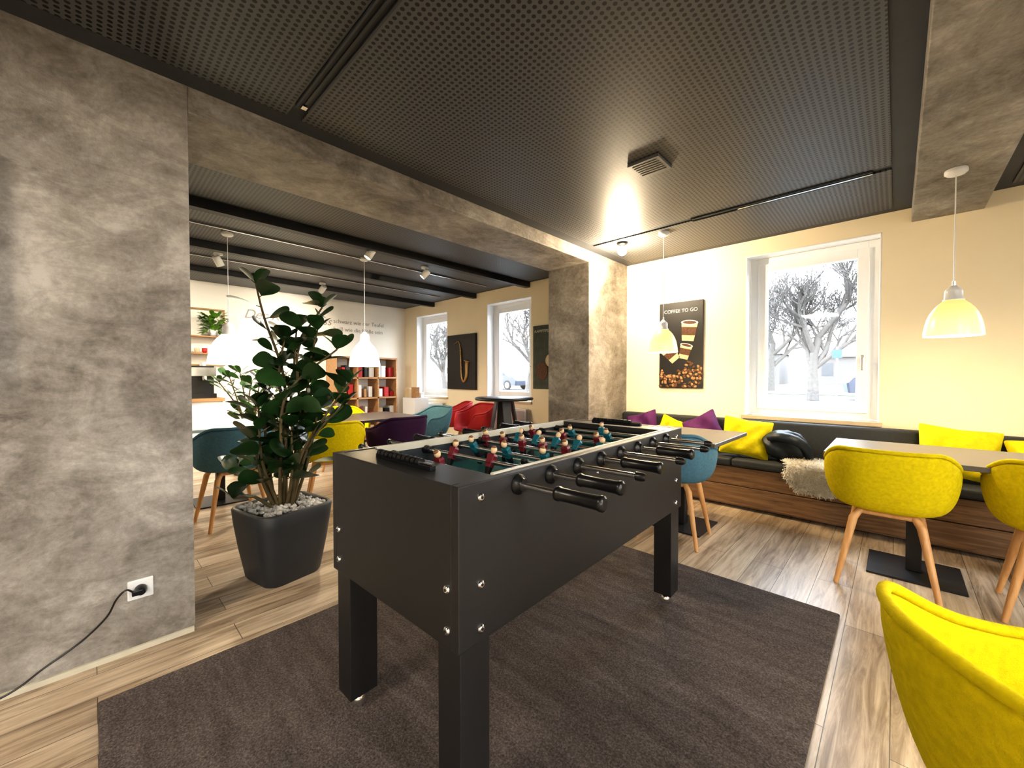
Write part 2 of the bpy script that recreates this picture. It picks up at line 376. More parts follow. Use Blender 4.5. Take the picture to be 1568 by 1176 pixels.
for sy in (-1, 1):
    for z in (.89, .665, .55): disc((HW, sy*(HL-.075), z), (1, 0, 0)); disc((-HW, sy*(HL-.075), z), (-1, 0, 0))
    for sx in (-1, 1):
        for z in (.665, .56): disc((sx*(HW-.045), sy*HL, z), (0, sy, 0))
for y in (-.1, .45): disc((HW, y, .85), (1, 0, 0), .009)
b.obj('bolts', parent=ft)
rods = [(-.545+.155*i) for i in range(8)]
counts = [1, 2, 3, 5, 5, 3, 2, 1]; team = [0, 0, 1, 0, 1, 0, 1, 1]
slide = [-.015, -.045, .03, -.06, .04, -.06, .03, 0]; ang = [.3, -.4, .5, .15, -.6, .4, .6, .1]
RZ = .895
br, bp, bh = B(), B(), B()
for i, y in enumerate(rods):
    side = 1 if team[i] == 0 else -1; s0 = slide[i]
    br.tube([(side*-(HW+.18)+s0, y, RZ), (side*(HW+.20)+s0, y, RZ)], .0085, 'chrome', n=12)
    hx0 = side*(HW+.145)+s0; hx1 = side*(HW+.29)+s0
    ks = [0, .03, .09, .12, .5, .88, .92, .97, 1]; rr = [.013, .019, .020, .0175, .0170, .0185, .0205, .020, .014]
    bh.tube([(hx0+(hx1-hx0)*k, y, RZ) for k in ks], rr, 'blackp', n=18)
    e = side*-(HW+.18)+s0; bh.tube([(e, y, RZ), (e-side*.02, y, RZ), (e-side*.03, y, RZ)], [.014, .014, .009], 'blackp', n=12)
    for sx in (-1, 1):
        bh.tube([(sx*(HW-.002), y, RZ), (sx*(HW+.008), y, RZ), (sx*(HW+.012), y, RZ), (sx*(HW+.024), y, RZ)], [.029, .029, .021, .018], 'blackp', n=18)
        bh.tube([(sx*(HW-.06), y, RZ), (sx*(HW-.028), y, RZ)], [.016, .019], 'blackp', n=12)
    n = counts[i]; sp = {1: 0, 2: .21, 3: .19, 5: .112}[n]
    for k in range(n):
        px = (k-(n-1)/2)*sp+s0*.6; T = Matrix.Translation((px, y, RZ)) @ Matrix.Rotation(ang[i], 4, 'X')
        col = 'red' if team[i] == 0 else 'blue'
        def rect(z, hx, hy, oy=0): return [(-hx, -hy+oy, z), (hx, -hy+oy, z), (hx, hy+oy, z), (-hx, hy+oy, z)]
        bp.loft([rect(-.078, .011, .011), rect(-.06, .011, .012), rect(-.05, .008, .006), rect(-.018, .011, .009)], 'blackp', False, True, T)
        bp.loft([rect(-.018, .012, .010), rect(0, .013, .011), rect(.022, .017, .011), rect(.030, .014, .009)], col, False, True, T)
        bp.tube([(-.013, 0, 0), (.013, 0, 0)], .013, col, n=12, T=T)
        bp.ball((0, 0, .044), (.012, .012, .014), 'skin', 12, 8, T); bp.ball((0, .004 if team[i] else -.003, .053), (.0105, .0105, .0065), 'hair', 10, 6, T)
    for bx in ([-.27, .27] if n < 5 else [-.262, .262]):
        bh.tube([(bx-.01, y, RZ), (bx+.01, y, RZ)], .015, 'blackp', n=12)
br.obj('rods', parent=ft); bp.obj('players', parent=ft, bevel=.0015); bh.obj('handles', parent=ft)
b = B()
for sy in (-1, 1):
    yc = sy*(HL-.07)
    b.box(-.15, .15, yc-.010, yc+.010, ZT-.002, ZT+.012, 'blackp')
    b.tube([(-.15, yc, ZT+.014), (.15, yc, ZT+.014)], .004, 'steel', n=8)
    for k in range(10): b.tube([(-.14+k*.024, yc, ZT+.014), (-.122+k*.024, yc, ZT+.014)], .013, 'blackp', n=12)
b.obj('score_counters', parent=ft, bevel=.002)

# ---------------------------------------------------------------- dining chairs (tub shell on four splayed oak legs)
def chair(loc, rotz, matk):
    e = empty('dining_chair', loc, (0, 0, rotz))
    nP, nS = 64, 12
    def sgnp(v, p): return math.copysign(abs(v)**p, v)
    def pt(phi, s, off=0):
        c, q = cos(phi), sin(phi)
        rx = .288*sgnp(q, .78); ry = (.235 if c > 0 else .255)*sgnp(c, .82)
        ap = abs(math.atan2(q, c)); H = .225*sstep(radians(26), radians(66), ap)+.115*sstep(radians(80), radians(145), ap)
        if s < .5: r = .66*s/.5; z = .44+.012*(s/.5)**2; return (rx*r, ry*r, z)
        t = (s-.5)/.5; r = .66+.34*sin(t*pi/2)**.9; z = .452+H*(1-cos(t*pi/2))
        if H < .02: z -= .012*t
        y = ry*r-.045*(H/.34)*t**2*max(0, -c)
        return (rx*r*(1-.02*t), y, z)
    vs = [(0, 0, .44)]; fs = []
    for i in range(1, nS+1):
        for j in range(nP): vs.append(pt(2*pi*j/nP, i/nS))
    for j in range(nP): fs.append((0, 1+(j+1) % nP, 1+j))
    for i in range(nS-1):
        for j in range(nP): fs.append((1+i*nP+j, 1+i*nP+(j+1) % nP, 1+(i+1)*nP+(j+1) % nP, 1+(i+1)*nP+j))
    b = B(); b.add(vs, fs, matk, True); b.obj('shell', parent=e, solid=.02, sub=1)
    b = B(); rim = [pt(2*pi*j/nP, 1) for j in range(nP)]; rim.append(rim[0])
    b.tube([(x, y, z+.006) for x, y, z in rim], .0108, matk, n=10, caps=False); b.obj('rim', parent=e)
    b = B(); rings = []
    for sc, z in [(.02, .47), (.5, .475), (.62, .472), (.66, .462), (.66, .45)]:
        rings.append([(.288*sc*sgnp(sin(2*pi*j/40), .8), .245*sc*sgnp(cos(2*pi*j/40), .8), z) for j in range(40)])
    b.loft(rings, matk, True, False); b.obj('seat_pad', parent=e)
    b = B()
    for sx in (-1, 1):
        for sy in (-1, 1):
            b.tube([(sx*.07, sy*.09, .432), (sx*.115, sy*.125, .425), (sx*.140, sy*.142, .385), (sx*.21, sy*.20, .0)], [.012, .018, .021, .0125], 'oak', n=14)
    for sy in (-1, 1): b.tube([(-.12, sy*.12, .425), (.12, sy*.12, .425)], .016, 'oak', n=10)
    b.box(-.09, .09, -.12, .12, .425, .44, 'blackm')
    b.obj('legs', parent=e)
    return e
chair((-.03, 3.19, 0), 0, 'yel'); chair((.62, 3.25, 0), radians(-4), 'yel')
chair((.300, 1.025, 0), radians(-54), 'yel')
chair((-1.20, 3.02, 0), radians(6), 'bluef')
chair((-3.98, .80, 0), radians(95), 'bluef'); chair((-3.76, 1.52, 0), radians(70), 'yel')
chair((-4.98, 2.2, 0), radians(-90), 'yel'); chair((-3.70, 2.15, 0), radians(92), 'purp')
chair((-4.35, 2.98, 0), radians(180), 'bluef'); chair((-4.95, 3.85, 0), radians(150), 'redf'); chair((-4.35, 3.75, 0), radians(170), 'redf')

# ---------------------------------------------------------------- tables
def table(loc, sx, sy, top, peds, name='cafe_table', base=.42):
    e = empty(name, loc)
    b = B(); b.box(-sx/2, sx/2, -sy/2, sy/2, .712, .74, top); b.obj('top', parent=e, bevel=.004)
    b = B()
    for px in peds:
        b.box(px-base/2, px+base/2, -base/2, base/2, 0, .012, 'blackm'); b.box(px-.035, px+.035, -.035, .035, .012, .70, 'blackm'); b.box(px-.18, px+.18, -.18, .18, .70, .712, 'blackm')
    b.obj('pedestal', parent=e, bevel=.003)
table((-1.25, 3.31, 0), .74, .80, 'greytop', [0]); table((.42, 3.48, 0), 1.48, .74, 'greytop', [-.33, .40])
table((-4.72, .85, 0), .8, .8, 'lighttop', [0]); table((-4.42, 2.12, 0), .85, 1.1, 'darktop', [0])
e = empty('standing_bar_table', (-3.3, 3.32, 0))
b = B(); b.lathe([(.001, .925), (.33, .925), (.34, .935), (.34, .948), (.33, .955), (.001, .955)], 'blackm', n=48); b.obj('top', parent=e)
b = B()
for k in range(4):
    a = pi/4+k*pi/2+.3
    def q(r, w, z): return [(r*cos(a)-w*sin(a)-.01*cos(a), r*sin(a)+w*cos(a)-.01*sin(a), z), (r*cos(a)+w*sin(a)-.01*cos(a), r*sin(a)-w*cos(a)-.01*sin(a), z), (r*cos(a)+w*sin(a)+.01*cos(a), r*sin(a)-w*cos(a)+.01*sin(a), z), (r*cos(a)-w*sin(a)+.01*cos(a), r*sin(a)+w*cos(a)+.01*sin(a), z)]
    b.loft([q(.28, .03, 0), q(.15, .045, .6), q(.09, .05, .925)], 'blackm', False)
b.obj('legs', parent=e)

# ---------------------------------------------------------------- bench
e = empty('upholstered_bench', (0, 0, 0)); bx0, bx1 = XW+.01, 2.9
b = B()
for i in range(2): b.box(bx0, bx1, 4.02, 4.05, .04+i*.172, .205+i*.172, 'benchw')
b.box(bx0, bx1, 4.05, 4.5, .02, .385, 'benchw'); b.obj('wood_base', parent=e, bevel=.003)
b = B(); x = bx0
while x < bx1-.1:
    x2 = min(x+1.3, bx1); b.box(x+.003, x2-.003, 3.99, 4.50, .386, .455, 'dark'); b.box(x+.003, x2-.003, 4.40, 4.52, .456, .775, 'dark'); x = x2
b.obj('cushions', parent=e, bevel=.02)

def pillow(loc, rot, w, h, t, matk, name='throw_pillow'):
    b = B(); n = 14; vs = []; fs = []
    for side in (1, -1):
        o = len(vs)
        for i in range(n+1):
            for j in range(n+1):
                u = -1+2*i/n; v = -1+2*j/n
                k = (max(0, (1-u**4))*max(0, (1-v**4)))**.55
                pin = 1-.09*(1-abs(u))*abs(v)**3; pin2 = 1-.09*(1-abs(v))*abs(u)**3
                wr = .016*sin(5*u+3*v+loc[0]*9)*k+.008*sin(9*u-7*v)*k
                vs.append((u*w/2*pin2, side*(t/2*k)+wr, v*h/2*pin))
        for i in range(n):
            for j in range(n):
                q = (o+i*(n+1)+j, o+(i+1)*(n+1)+j, o+(i+1)*(n+1)+j+1, o+i*(n+1)+j+1); fs.append(q if side < 0 else q[::-1])
    b.add(vs, fs, matk, True); return b.obj(name, loc, rot, sub=1)
pillow((-1.00, 4.17, .635), (-.35, .12, .15), .40, .36, .14, 'yelp')
pillow((-1.40, 4.26, .64), (-.3, -.5, .1), .36, .36, .12, 'purpp')
pillow((-1.72, 4.27, .605), (-.3, .3, -.1), .34, .30, .12, 'yelp')
pillow((-2.05, 4.27, .63), (-.3, -.3, .05), .36, .34, .12, 'purpp')
pillow((.32, 4.24, .655), (-.4, .1, .05), .42, .38, .14, 'yelp')
pillow((.76, 4.22, .63), (-.4, -.15, -.05), .42, .36, .14, 'yelp')
b = B(); rings = []
for i in range(15):
    t = pi*i/14; q = max(sin(t), .01)**.8
    rings.append([((.17+.025*sin(5*a+i))*q*cos(a), (.14+.02*sin(4*a+i*.7))*q*sin(a), .135-.13*cos(t)+.018*sin(3*a+i*1.3)*q) for a in [2*pi*k/28 for k in range(28)]])
b.loft(rings, 'jack', True, False)
b.tube([(-.10, -.1, .2), (0, -.15, .23), (.10, -.1, .2), (.17, -.04, .12), (.18, .0, .03)], [.03, .045, .05, .045, .03], 'jack', n=12)
b.obj('folded_jacket', (-.70, 4.19, .462), sub=1)
# sheepskin
b = B(); random.seed(3)
def sk(u, v):
    w = .21*(1+.12*sin(v*9)+.1*sin(v*4+1))*(1-.55*max(0, v-.75)/.25*.8)
    x = u*w; s_ = v*.52
    if s_ < .27: return Vector((x, 4.26-s_, .475))
    if s_ < .33: k = (s_-.27)/.06*pi/2; return Vector((x, 3.99-.03*sin(k), .475-.03*(1-cos(k))))
    return Vector((x+.03*(s_-.33), 3.955, .445-(s_-.33)))
vs = []; fs = []; n1, n2 = 12, 20
for i in range(n1+1):
    for j in range(n2+1): vs.append(sk(-1+2*i/n1, j/n2))
for i in range(n1):
    for j in range(n2): fs.append((i*(n2+1)+j, (i+1)*(n2+1)+j, (i+1)*(n2+1)+j+1, i*(n2+1)+j+1))
b.add(vs, fs, 'fur', True)
for k in range(6500):
    u = random.uniform(-1.03, 1.03); v = random.random(); p = sk(u, v); p2 = sk(u, min(1, v+.02))-sk(u, max(0, v-.02))
    nrm = Vector((1, 0, 0)).cross(p2).normalized()
    if nrm.y > 0 and v > .5: nrm = -nrm
    if v <= .5 and nrm.z < 0: nrm = -nrm
    d = (nrm+Vector((random.gauss(0, .5), random.gauss(0, .3), random.gauss(-.35, .4)))).normalized()*random.uniform(.02, .042)
    if v <= .5 and d.z < 0: d.z = abs(d.z)
    s_ = Vector((random.gauss(0, 1), random.gauss(0, 1), random.gauss(0, 1))).cross(d).normalized()*.003
    m_ = p+d*.6+Vector((random.gauss(0, .006), 0, random.gauss(0, .006)))
    b.add([p-s_, p+s_, m_+s_*.8, m_-s_*.8, p+d], [(0, 1, 2, 3), (3, 2, 4)], 'fur', True)
b.obj('sheepskin_throw', (-.46, 0, 0))

# ---------------------------------------------------------------- pendant lamps
def pendant(x, y, zc, z0, big):
    e = empty('pendant_lamp', (x, y, z0))
    sc = 1.36 if big else 1.0; m = 'shB' if big else 'shA'
    prof = [(.128, 0), (.126, .03), (.120, .07), (.112, .105), (.101, .135), (.088, .160), (.070, .185), (.052, .203), (.045, .212)]
    prof2 = [(.046, .212), (.046, .218), (.040, .222), (.039, .262), (.036, .275), (.022, .288), (.012, .300), (.001, .302)]
    b = B(); P = [(r*sc, z*sc) for r, z in prof]
    b.lathe(P, m, n=40); b.lathe([(r-.004, z) for r, z in P][::-1], m, n=40); b.obj('shade', parent=e)
    b = B(); b.lathe([(r*sc, z*sc) for r, z in prof2], 'whitep', n=32)
    b.tube([(0, 0, .3*sc), (0, 0, .325*sc)], .008, 'steel'); b.tube([(0, 0, .32*sc), (0, 0, zc-z0)], .003, 'whitep', n=8)
    b.lathe([(.048, 0), (.05, -.006), (.05, -.02), (.04, -.03), (.01, -.036), (.001, -.036)], 'whitep', (0, 0, zc-z0), n=28); b.obj('cable_and_canopy', parent=e)
    b = B(); b.ball((0, 0, .12*sc), (.032, .032, .042), 'bulbw'); b.tube([(0, 0, .15*sc), (0, 0, .22*sc)], .018, 'whitep'); b.obj('bulb', parent=e)
    point('lamp_light', (0, 0, .02), 18 if big else 16, (1, .78, .48), .07, e)
pendant(-1.568, 3.668, ZC-.012, 1.42, False); pendant(.24, 3.56, 2.425, 1.44, False)
pendant(-4.70, .93, ZL-.012, 1.315, True); pendant(-4.55, 2.24, ZL-.012, 1.315, True)
b = B(); b.lathe([(.05, 0), (.052, -.012), (.03, -.02), (.014, -.03), (.014, -.05)], 'blackm', n=28); b.ball((0, 0, -.080), (.045, .045, .046), 'bulb'); b.obj('ceiling_bulb_lamp', (-1.99, 3.67, ZC-.012))
point('bulb_light', (-1.99, 3.67, ZC-.21), 50, (1, .80, .55), .04)
for (x, y, ax, ay) in [(-5.55, 1.01, .5, .3), (-4.05, 2.06, -.5, .2), (-4.35, 2.95, -.6, .5), (-6.2, 2.4, -.2, .9), (-6.0, 0.2, .2, .9)]:
    e = empty('ceiling_spotlight', (x, y, ZL-.012))
    b = B(); b.lathe([(.045, 0), (.045, -.02), (.01, -.024), (.01, -.07)], 'whitep', n=20)
    T = Matrix.Translation((0, 0, -.09)) @ Euler((ax, ay, 0)).to_matrix().to_4x4()
    b.lathe([(.001, .06), (.035, .06), (.04, .05), (.04, -.055), (.034, -.055)], 'whitep', n=20, T=T); b.lathe([(.001, -.045), (.034, -.05)], 'bulbw', n=20, T=T)
    b.obj('housing', parent=e)
    l = bpy.data.lights.new('spot_light', 'SPOT'); l.energy = 90 if x > -6 else 42; l.color = (1, .90, .76); l.spot_size = 2.1; l.shadow_soft_size = .04; l.spot_blend = .9
    o = bpy.data.objects.new('spot_light', l); COL.objects.link(o); o.parent = e
    o.location = T @ Vector((0, 0, -.07)); o.rotation_euler = (ax, ay, 0)
M['fillemit'] = simple('fill_panel_emitter', (1, .95, .85), .5, emit=24, emitcol=(1, .88, .72), var=0)  # glowing face of the added fill panels
for (x, y) in [(-1.2, -1.4), (1.6, .6), (1.6, -1.8), (-5.2, -1.2)]:  # unseen fill panels, added on the ceiling to brighten the rooms
    zc = ZL if x < -3 else ZC
    b = B(); b.box(-.32, .32, -.32, .32, -.03, 0, 'whitep'); b.box(-.29, .29, -.29, .29, -.034, -.029, 'fillemit'); b.obj('fill_light_panel', (x, y, zc-.013))

# ---------------------------------------------------------------- planter and plant
def leaf(b, base, d, up, Ln, W, mat):
    d = d.normalized(); side = d.cross(up)
    if side.length < .01: side = Vector((1, 0, 0))
    side.normalize(); nn = side.cross(d).normalized()
    st = [(0, .10), (.08, .28), (.25, .72), (.5, 1.0), (.74, 1.05), (.92, .82), (1.0, .42)]
    vs = []; fs = []
    for t, w in st:
        c = base+d*(Ln*t)-nn*(Ln*.10*t*t); hw = W/2*w
        vs += [c-side*hw+nn*hw*.18, c, c+side*hw+nn*hw*.18]
    for i in range(len(st)-1):
        o = i*3; fs += [(o, o+1, o+4, o+3), (o+1, o+2, o+5, o+4)]
    b.add(vs, fs, mat, True)
def spline(pts, n):
    pts = [Vector(p) for p in pts]; P = [pts[0]]+pts+[pts[-1]]; out = []
    for i in range(1, len(P)-2):
        for k in range(n):
            t = k/n; a, b_, c, d = P[i-1], P[i], P[i+1], P[i+2]
            out.append(.5*((2*b_)+(-a+c)*t+(2*a-5*b_+4*c-d)*t*t+(-a+3*b_-3*c+d)*t**3))
    out.append(pts[-1]); return out
def rrect(w, r, z, n=10):
    out = []
    for cx, cy, a0 in [(1, 1, 0), (-1, 1, pi/2), (-1, -1, pi), (1, -1, 3*pi/2)]:
        for k in range(n):
            a = a0+pi/2*k/(n-1); out.append((cx*(w-r)+r*cos(a), cy*(w-r)+r*sin(a), z))
    return out
def plant(loc, stems, lat, seed, Ln, W, mat='leaf', potw=.25, pots=.19, poth=.43, step=.055, name='potted_rubber_plant', potmat='planter', minz=.55):
    random.seed(seed); e = empty(name, loc); R = potw*.42
    b = B(); b.loft([rrect(pots, R*.8, 0), rrect(pots+.008, R*.8, .015), rrect(pots+(potw-pots)*.62, R, poth*.45), rrect(potw-.006, R, poth*.8), rrect(potw, R, poth-.01), rrect(potw-.005, R, poth), rrect(potw-.022, R-.02, poth), rrect(potw-.026, R-.02, poth-.04)], potmat)
    b.obj('planter', parent=e, rot=(0, 0, .2))
    b = B(); b.loft([rrect(potw-.03, R-.02, poth-.05), rrect(potw-.03, R-.02, poth-.025)], 'soil')
    for k in range(420):
        r = potw-.045; x, y = random.uniform(-r, r), random.uniform(-r, r); s_ = random.uniform(.009, .018)
        if x*x+y*y > (potw*1.05)**2: continue
        b.ball((x, y, poth-.018+random.random()*.016), (s_, s_*random.uniform(.6, 1), s_*.7), 'peb', 7, 5)
    b.obj('pebbles', parent=e, rot=(0, 0, .2))
    bs, bl = B(), B(); l1 = Vector((lat[0], lat[1], 0)); d1 = Vector((-lat[1], lat[0], 0))
    for st in stems:
        p = spline([l1*a+d1*c+Vector((0, 0, z)) for a, c, z in st], 8)
        bs.tube(p, [.012*(1-.6*i/len(p)) for i in range(len(p))], 'stem', n=8)
        acc = 0; a = random.random()*6
        for i in range(1, len(p)):
            acc += (p[i]-p[i-1]).length
            if (p[i].z > minz or i > len(p)*.6) and acc > step:
                acc = 0; a += 2.4; t = (p[i]-p[i-1]).normalized()
                rad = Vector((cos(a), sin(a), .15+random.random()*.5)); d = rad+t*.35
                d.z += random.uniform(-.5, .25); k = random.uniform(.65, 1.15)
                bb = p[i]+rad.normalized()*.03; bs.tube([p[i], bb], .003, 'stem', n=5)
                leaf(bl, bb, d, Vector((random.gauss(0, .6), random.gauss(0, .6), 1)), Ln*k, W*k, mat)
        for k in range(3):
            a += 2.1; leaf(bl, p[-1], Vector((cos(a)*.6, sin(a)*.6, .7)), Vector((0, 0, 1)), Ln*.8, W*.8, mat)
    bs.obj('stems', parent=e); bl.obj('leaves', parent=e, sub=1)
lat = (.723, .691)
plant((-2.70, .80, 0), [
    [(0, 0, .4), (.02, 0, .8), (.0, .02, 1.2), (-.10, 0, 1.55), (-.15, 0, 1.76)],
    [(.03, 0, .4), (.08, .05, .95), (.1, 0, 1.35), (.24, .02, 1.62)],
    [(.05, 0, .4), (.15, -.05, .75), (.42, -.03, 1.16)],
    [(.05, 0, .4), (.18, -.02, .80), (.36, .03, 1.02)],
    [(-.05, -.02, .4), (-.14, .05, .56), (-.30, .12, .60), (-.42, .16, .60)],
    [(0, -.03, .4), (-.06, -.10, .7), (-.08, -.1, 1.02)],
    [(0, -.03, .4), (.06, -.12, .75), (.10, -.12, 1.1), (.36, -.05, 1.36)],
    [(.0, .03, .4), (-.03, .1, .8), (.0, .12, 1.15), (.04, .1, 1.50)],
    [(.0, .0, .4), (.05, -.05, .8), (.02, -.06, 1.2), (.02, 0, 1.42)],
    [(-.05, -.0, .4), (-.10, .0, .8), (-.12, .02, 1.15)],
    [(.02, -.0, .4), (.10, -.08, .62), (.10, -.08, .90)],
    [(.04, .05, .4), (.14, .04, .70), (.20, .04, 1.0)],
    [(.04, .0, .4), (.12, .02, .9), (.16, .02, 1.25), (.22, .0, 1.48)],
    [(-.03, -.03, .4), (-.08, -.08, .60), (-.12, -.08, .82)],
    [(-.02, -.05, .4), (-.10, -.12, .50), (-.19, -.16, .50)]], lat, 11, .145, .115, potw=.222, pots=.160, poth=.425, step=.042, minz=.56)
plant((-5.75, 1.33, 0), [[(0, 0, .4), (.05*k, .04*(k % 2), .8), (.13*k, .05, 1.12+.06*(k % 3))] for k in (-3, -2, -1, 0, 1, 2, 3)], lat, 5, .17, .07, potw=.17, pots=.13, poth=.42, step=.024, name='potted_laurel_plant', mat='leaf3')

# ---------------------------------------------------------------- outlet, plug, cable, wall screen
e = empty('power_outlet', (XW, .137, .272))
b = B(); b.box(0, .012, -.042, .042, -.042, .042, 'whitep'); b.obj('plate', parent=e, bevel=.004)
b = B(); b.tube([(.01, 0, 0), (.03, 0, 0), (.05, 0, .0)], [.021, .021, .014], 'blackp', n=18); b.box(.035, .055, -.03, .006, -.01, .012, 'blackp'); b.obj('plug', parent=e, bevel=.003)
b = B(); b.tube(spline([(XW+.05, .115, .275), (XW+.055, .09, .30), (XW+.05, .06, .27), (XW+.03, .03, .20), (XW+.02, -.04, .13), (XW+.025, -.14, .075), (XW+.03, -.25, .02), (XW+.05, -.5, .006), (XW+.1, -1.2, .006)], 8), .0038, 'blackp', n=8)
b.obj('power_cable')
b = B(); b.box(0, .06, -.65, .65, -.40, .45, 'blackm'); b.box(.06, .062, -.635, .635, -.385, .435, 'blackp'); b.obj('wall_screen', (XW+.01, -.905, 1.58), bevel=.004)

# ---------------------------------------------------------------- posters
R90 = (pi/2, 0, 0)
e = empty('coffee_poster', (-1.73, YB-.02, 1.545))
b = B(); b.box(-.235, .235, -.01, .018, -.475, .475, 'posterblk')
def cup(b, cx, cz, s, tilt=0):
    T = Matrix.Translation((cx, -.013, cz)) @ Matrix.Rotation(tilt, 4, 'Y')
    b.add([(-.05*s, 0, -.08*s), (.05*s, 0, -.08*s), (.07*s, 0, .08*s), (-.07*s, 0, .08*s)], [(0, 1, 2, 3)], 'cream2', False, T)
    b.add([(-.056*s, -.001, -.03*s), (.056*s, -.001, -.03*s), (.065*s, -.001, .04*s), (-.065*s, -.001, .04*s)], [(0, 1, 2, 3)], 'brown', False, T)
    b.add([(.073*s*cos(k*pi/10), -.002, .08*s+.022*s*sin(k*pi/10)) for k in range(20)], [tuple(range(20))], 'txtw', False, T)
    b.add([(.058*s*cos(k*pi/10), -.003, .08*s+.014*s*sin(k*pi/10)) for k in range(20)], [tuple(range(20))], 'brown', False, T)
cup(b, .09, .14, 1.25, .1); cup(b, -.10, -.10, 1.1, -.7); cup(b, .05, -.08, .95, .25)
random.seed(5)
for k in range(130):
    x = random.uniform(-.225, .225); z = random.uniform(-.465, -.26+.08*sin(x*14)); a = random.random()*3
    T = Matrix.Translation((x, -.0125, z)) @ Matrix.Rotation(a, 4, 'Y'); b.ball((0, 0, 0), (.02, .003, .013), 'brown' if k % 3 else 'shelfw', 8, 6, T)
b.obj('print', parent=e)
text('title', 'COFFEE TO GO', .052, (0, -.013, .36), R90, 'txtw', e, align='CENTER')
e = empty('saxophone_canvas', (-5.52, YB-.035, 1.45))
b = B(); b.box(-.38, .38, -.02, .03, -.48, .48, 'posterblk')
pts = spline([(-.16, -.025, .32), (-.05, -.026, .36), (0, -.028, .25), (.02, -.03, 0), (.04, -.03, -.25), (.10, -.03, -.34), (.17, -.03, -.25), (.18, -.03, -.08), (.20, -.03, .02)], 6)
b.tube(pts, [.008+.03*(i/len(pts))**1.5+(.03 if i > len(pts)-3 else 0) for i in range(len(pts))], 'gold', n=10)
for k in range(7): b.ball((.03+.004*k, -.05, .2-.06*k), (.02, .01, .02), 'gold', 8, 6)
b.obj('print', parent=e)
e = empty('coffee_menu_poster', (-3.50, YB-.02, 1.475)); b = B(); b.box(-.37, .37, -.01, .018, -.46, .46, 'postergrn')
b.ball((-.2, -.012, -.2), (.11, .002, .13), 'brown'); b.ball((-.05, -.012, -.05), (.09, .002, .09), 'cream2'); b.obj('print', parent=e)
text('title', 'KAFFEESPEZIALITÄTEN', .055, (-.34, -.013, .36), R90, 'txtw', e)
e = empty('wall_lettering', (XL+.004, 0, 0)); RX = (pi/2, 0, pi/2)
text('line_a', 'Der Kaffee muss', .20, (0, 1.66, 2.12), RX, 'txtg', e, shear=.35)
text('line_b', 'schwarz wie der Teufel', .105, (0, 3.05, 2.17), RX, 'txtg', e); text('line_c', 'heiß wie die Hölle sein', .105, (0, 3.05, 2.03), RX, 'txtg', e)

# ---------------------------------------------------------------- annex shelf, counter, coffee machine, radiators
e = empty('wooden_shelf_unit', (-7.18, 3.5, 0)); b = B()
for y in (-.58, -.2, .2, .58): b.box(-.2, .2, y-.015, y+.015, 0, 1.55, 'shelfw')
for z in (.05, .42, .80, 1.17, 1.535): b.box(-.2, .2, -.58, .58, z-.015, z+.015, 'shelfw')
b.box(-.2, -.19, -.58, .58, 0, 1.55, 'white'); b.obj('frame', parent=e, bevel=.002)
b = B(); random.seed(9)
for z in (.066, .436, .816, 1.186):
    for yc in (-.39, 0, .39):
        y = yc-.15
        while y < yc+.12:
            w = random.uniform(.04, .09); h = random.uniform(.1, .24); b.box(-.08, .12, y, y+w, z, z+h, random.choice(['redbox', 'whitep', 'whitep', 'blackp', 'cream2', 'shelfw'])); y += w+random.uniform(.01, .08)
b.obj('packages', parent=e, bevel=.003)
e = empty('service_counter', (-7.0, .35, 0)); b = B(); b.box(-.38, .3, -1.6, .9, .0, .86, 'white'); b.box(-.39, .33, -1.62, .92, .86, .90, 'shelfw')
for y in (-1.0, -.4, .2): b.box(.3, .304, y-.002, y+.002, .05, .84, 'blackm'); b.box(.3, .32, y-.2, y-.08, .72, .735, 'steel')
b.obj('cabinet', parent=e, bevel=.004)
e = empty('espresso_machine', (-7.0, .98, .902)); b = B()
b.box(-.2, .2, -.22, .22, .0, .06, 'blackp'); b.box(-.2, .02, -.22, .22, .06, .34, 'blackp'); b.box(-.2, .18, -.22, .22, .30, .42, 'steel'); b.box(-.18, .16, -.2, .2, .42, .44, 'blackp')
for y in (-.1, .1): b.tube([(.1, y, .30), (.1, y, .24)], .03, 'chrome'); b.tube([(.1, y, .25), (.25, y, .23)], .012, 'blackp')
for k in range(6): b.lathe([(.02, 0), (.03, .05), (.028, .05), (.018, .004)], 'whitep', (-.1+.09*(k % 3), -.1+.2*(k//3), .44), n=14)
b.obj('body', parent=e, bevel=.006)
e = empty('glass_jar_row', (-6.85, .45, .902)); b = B()
for k in range(4): b.lathe([(.001, 0), (.05, 0), (.052, .02), (.052, .14), (.04, .16), (.04, .18), (.001, .185)], 'brown' if k % 2 else 'cream2', (0, k*.13-.2, 0), n=18)
b.obj('jars', parent=e)
e = empty('wall_display_rack', (XL+.02, 1.15, 1.78)); b = B()
for y in (-.25, .25): b.box(0, .02, y-.01, y+.01, -.42, .42, 'gold')
for z in (-.41, .41): b.box(0, .02, -.25, .25, z-.01, z+.01, 'gold')
for z in (-.25, .0): b.box(0, .14, -.24, .24, z-.008, z+.008, 'shelfw')
for k in range(5): b.lathe([(.02, 0), (.032, .02), (.034, .07), (.03, .07)], ('whitep', 'cream2', 'redbox')[k % 3], (.08, -.18+k*.09, -.24), n=14)
b.obj('frame', parent=e)
random.seed(21); bl = B(); b = B(); b.lathe([(.001, 0), (.05, 0), (.065, .09), (.06, .09), (.055, .02)], 'whitep', n=18); b.obj('plant_pot', parent=e, loc=(.09, .1, .01))
for k in range(80):
    a = random.random()*6.3; leaf(bl, Vector((.11, .1, .06+random.random()*.26))+Vector((cos(a)*.6, sin(a), 0))*.08, Vector((cos(a)*.6, sin(a), random.uniform(-.6, 1))), Vector((0, 0, 1)), .12, .06, 'leaf2')
bl.obj('plant_leaves', parent=e, sub=1)
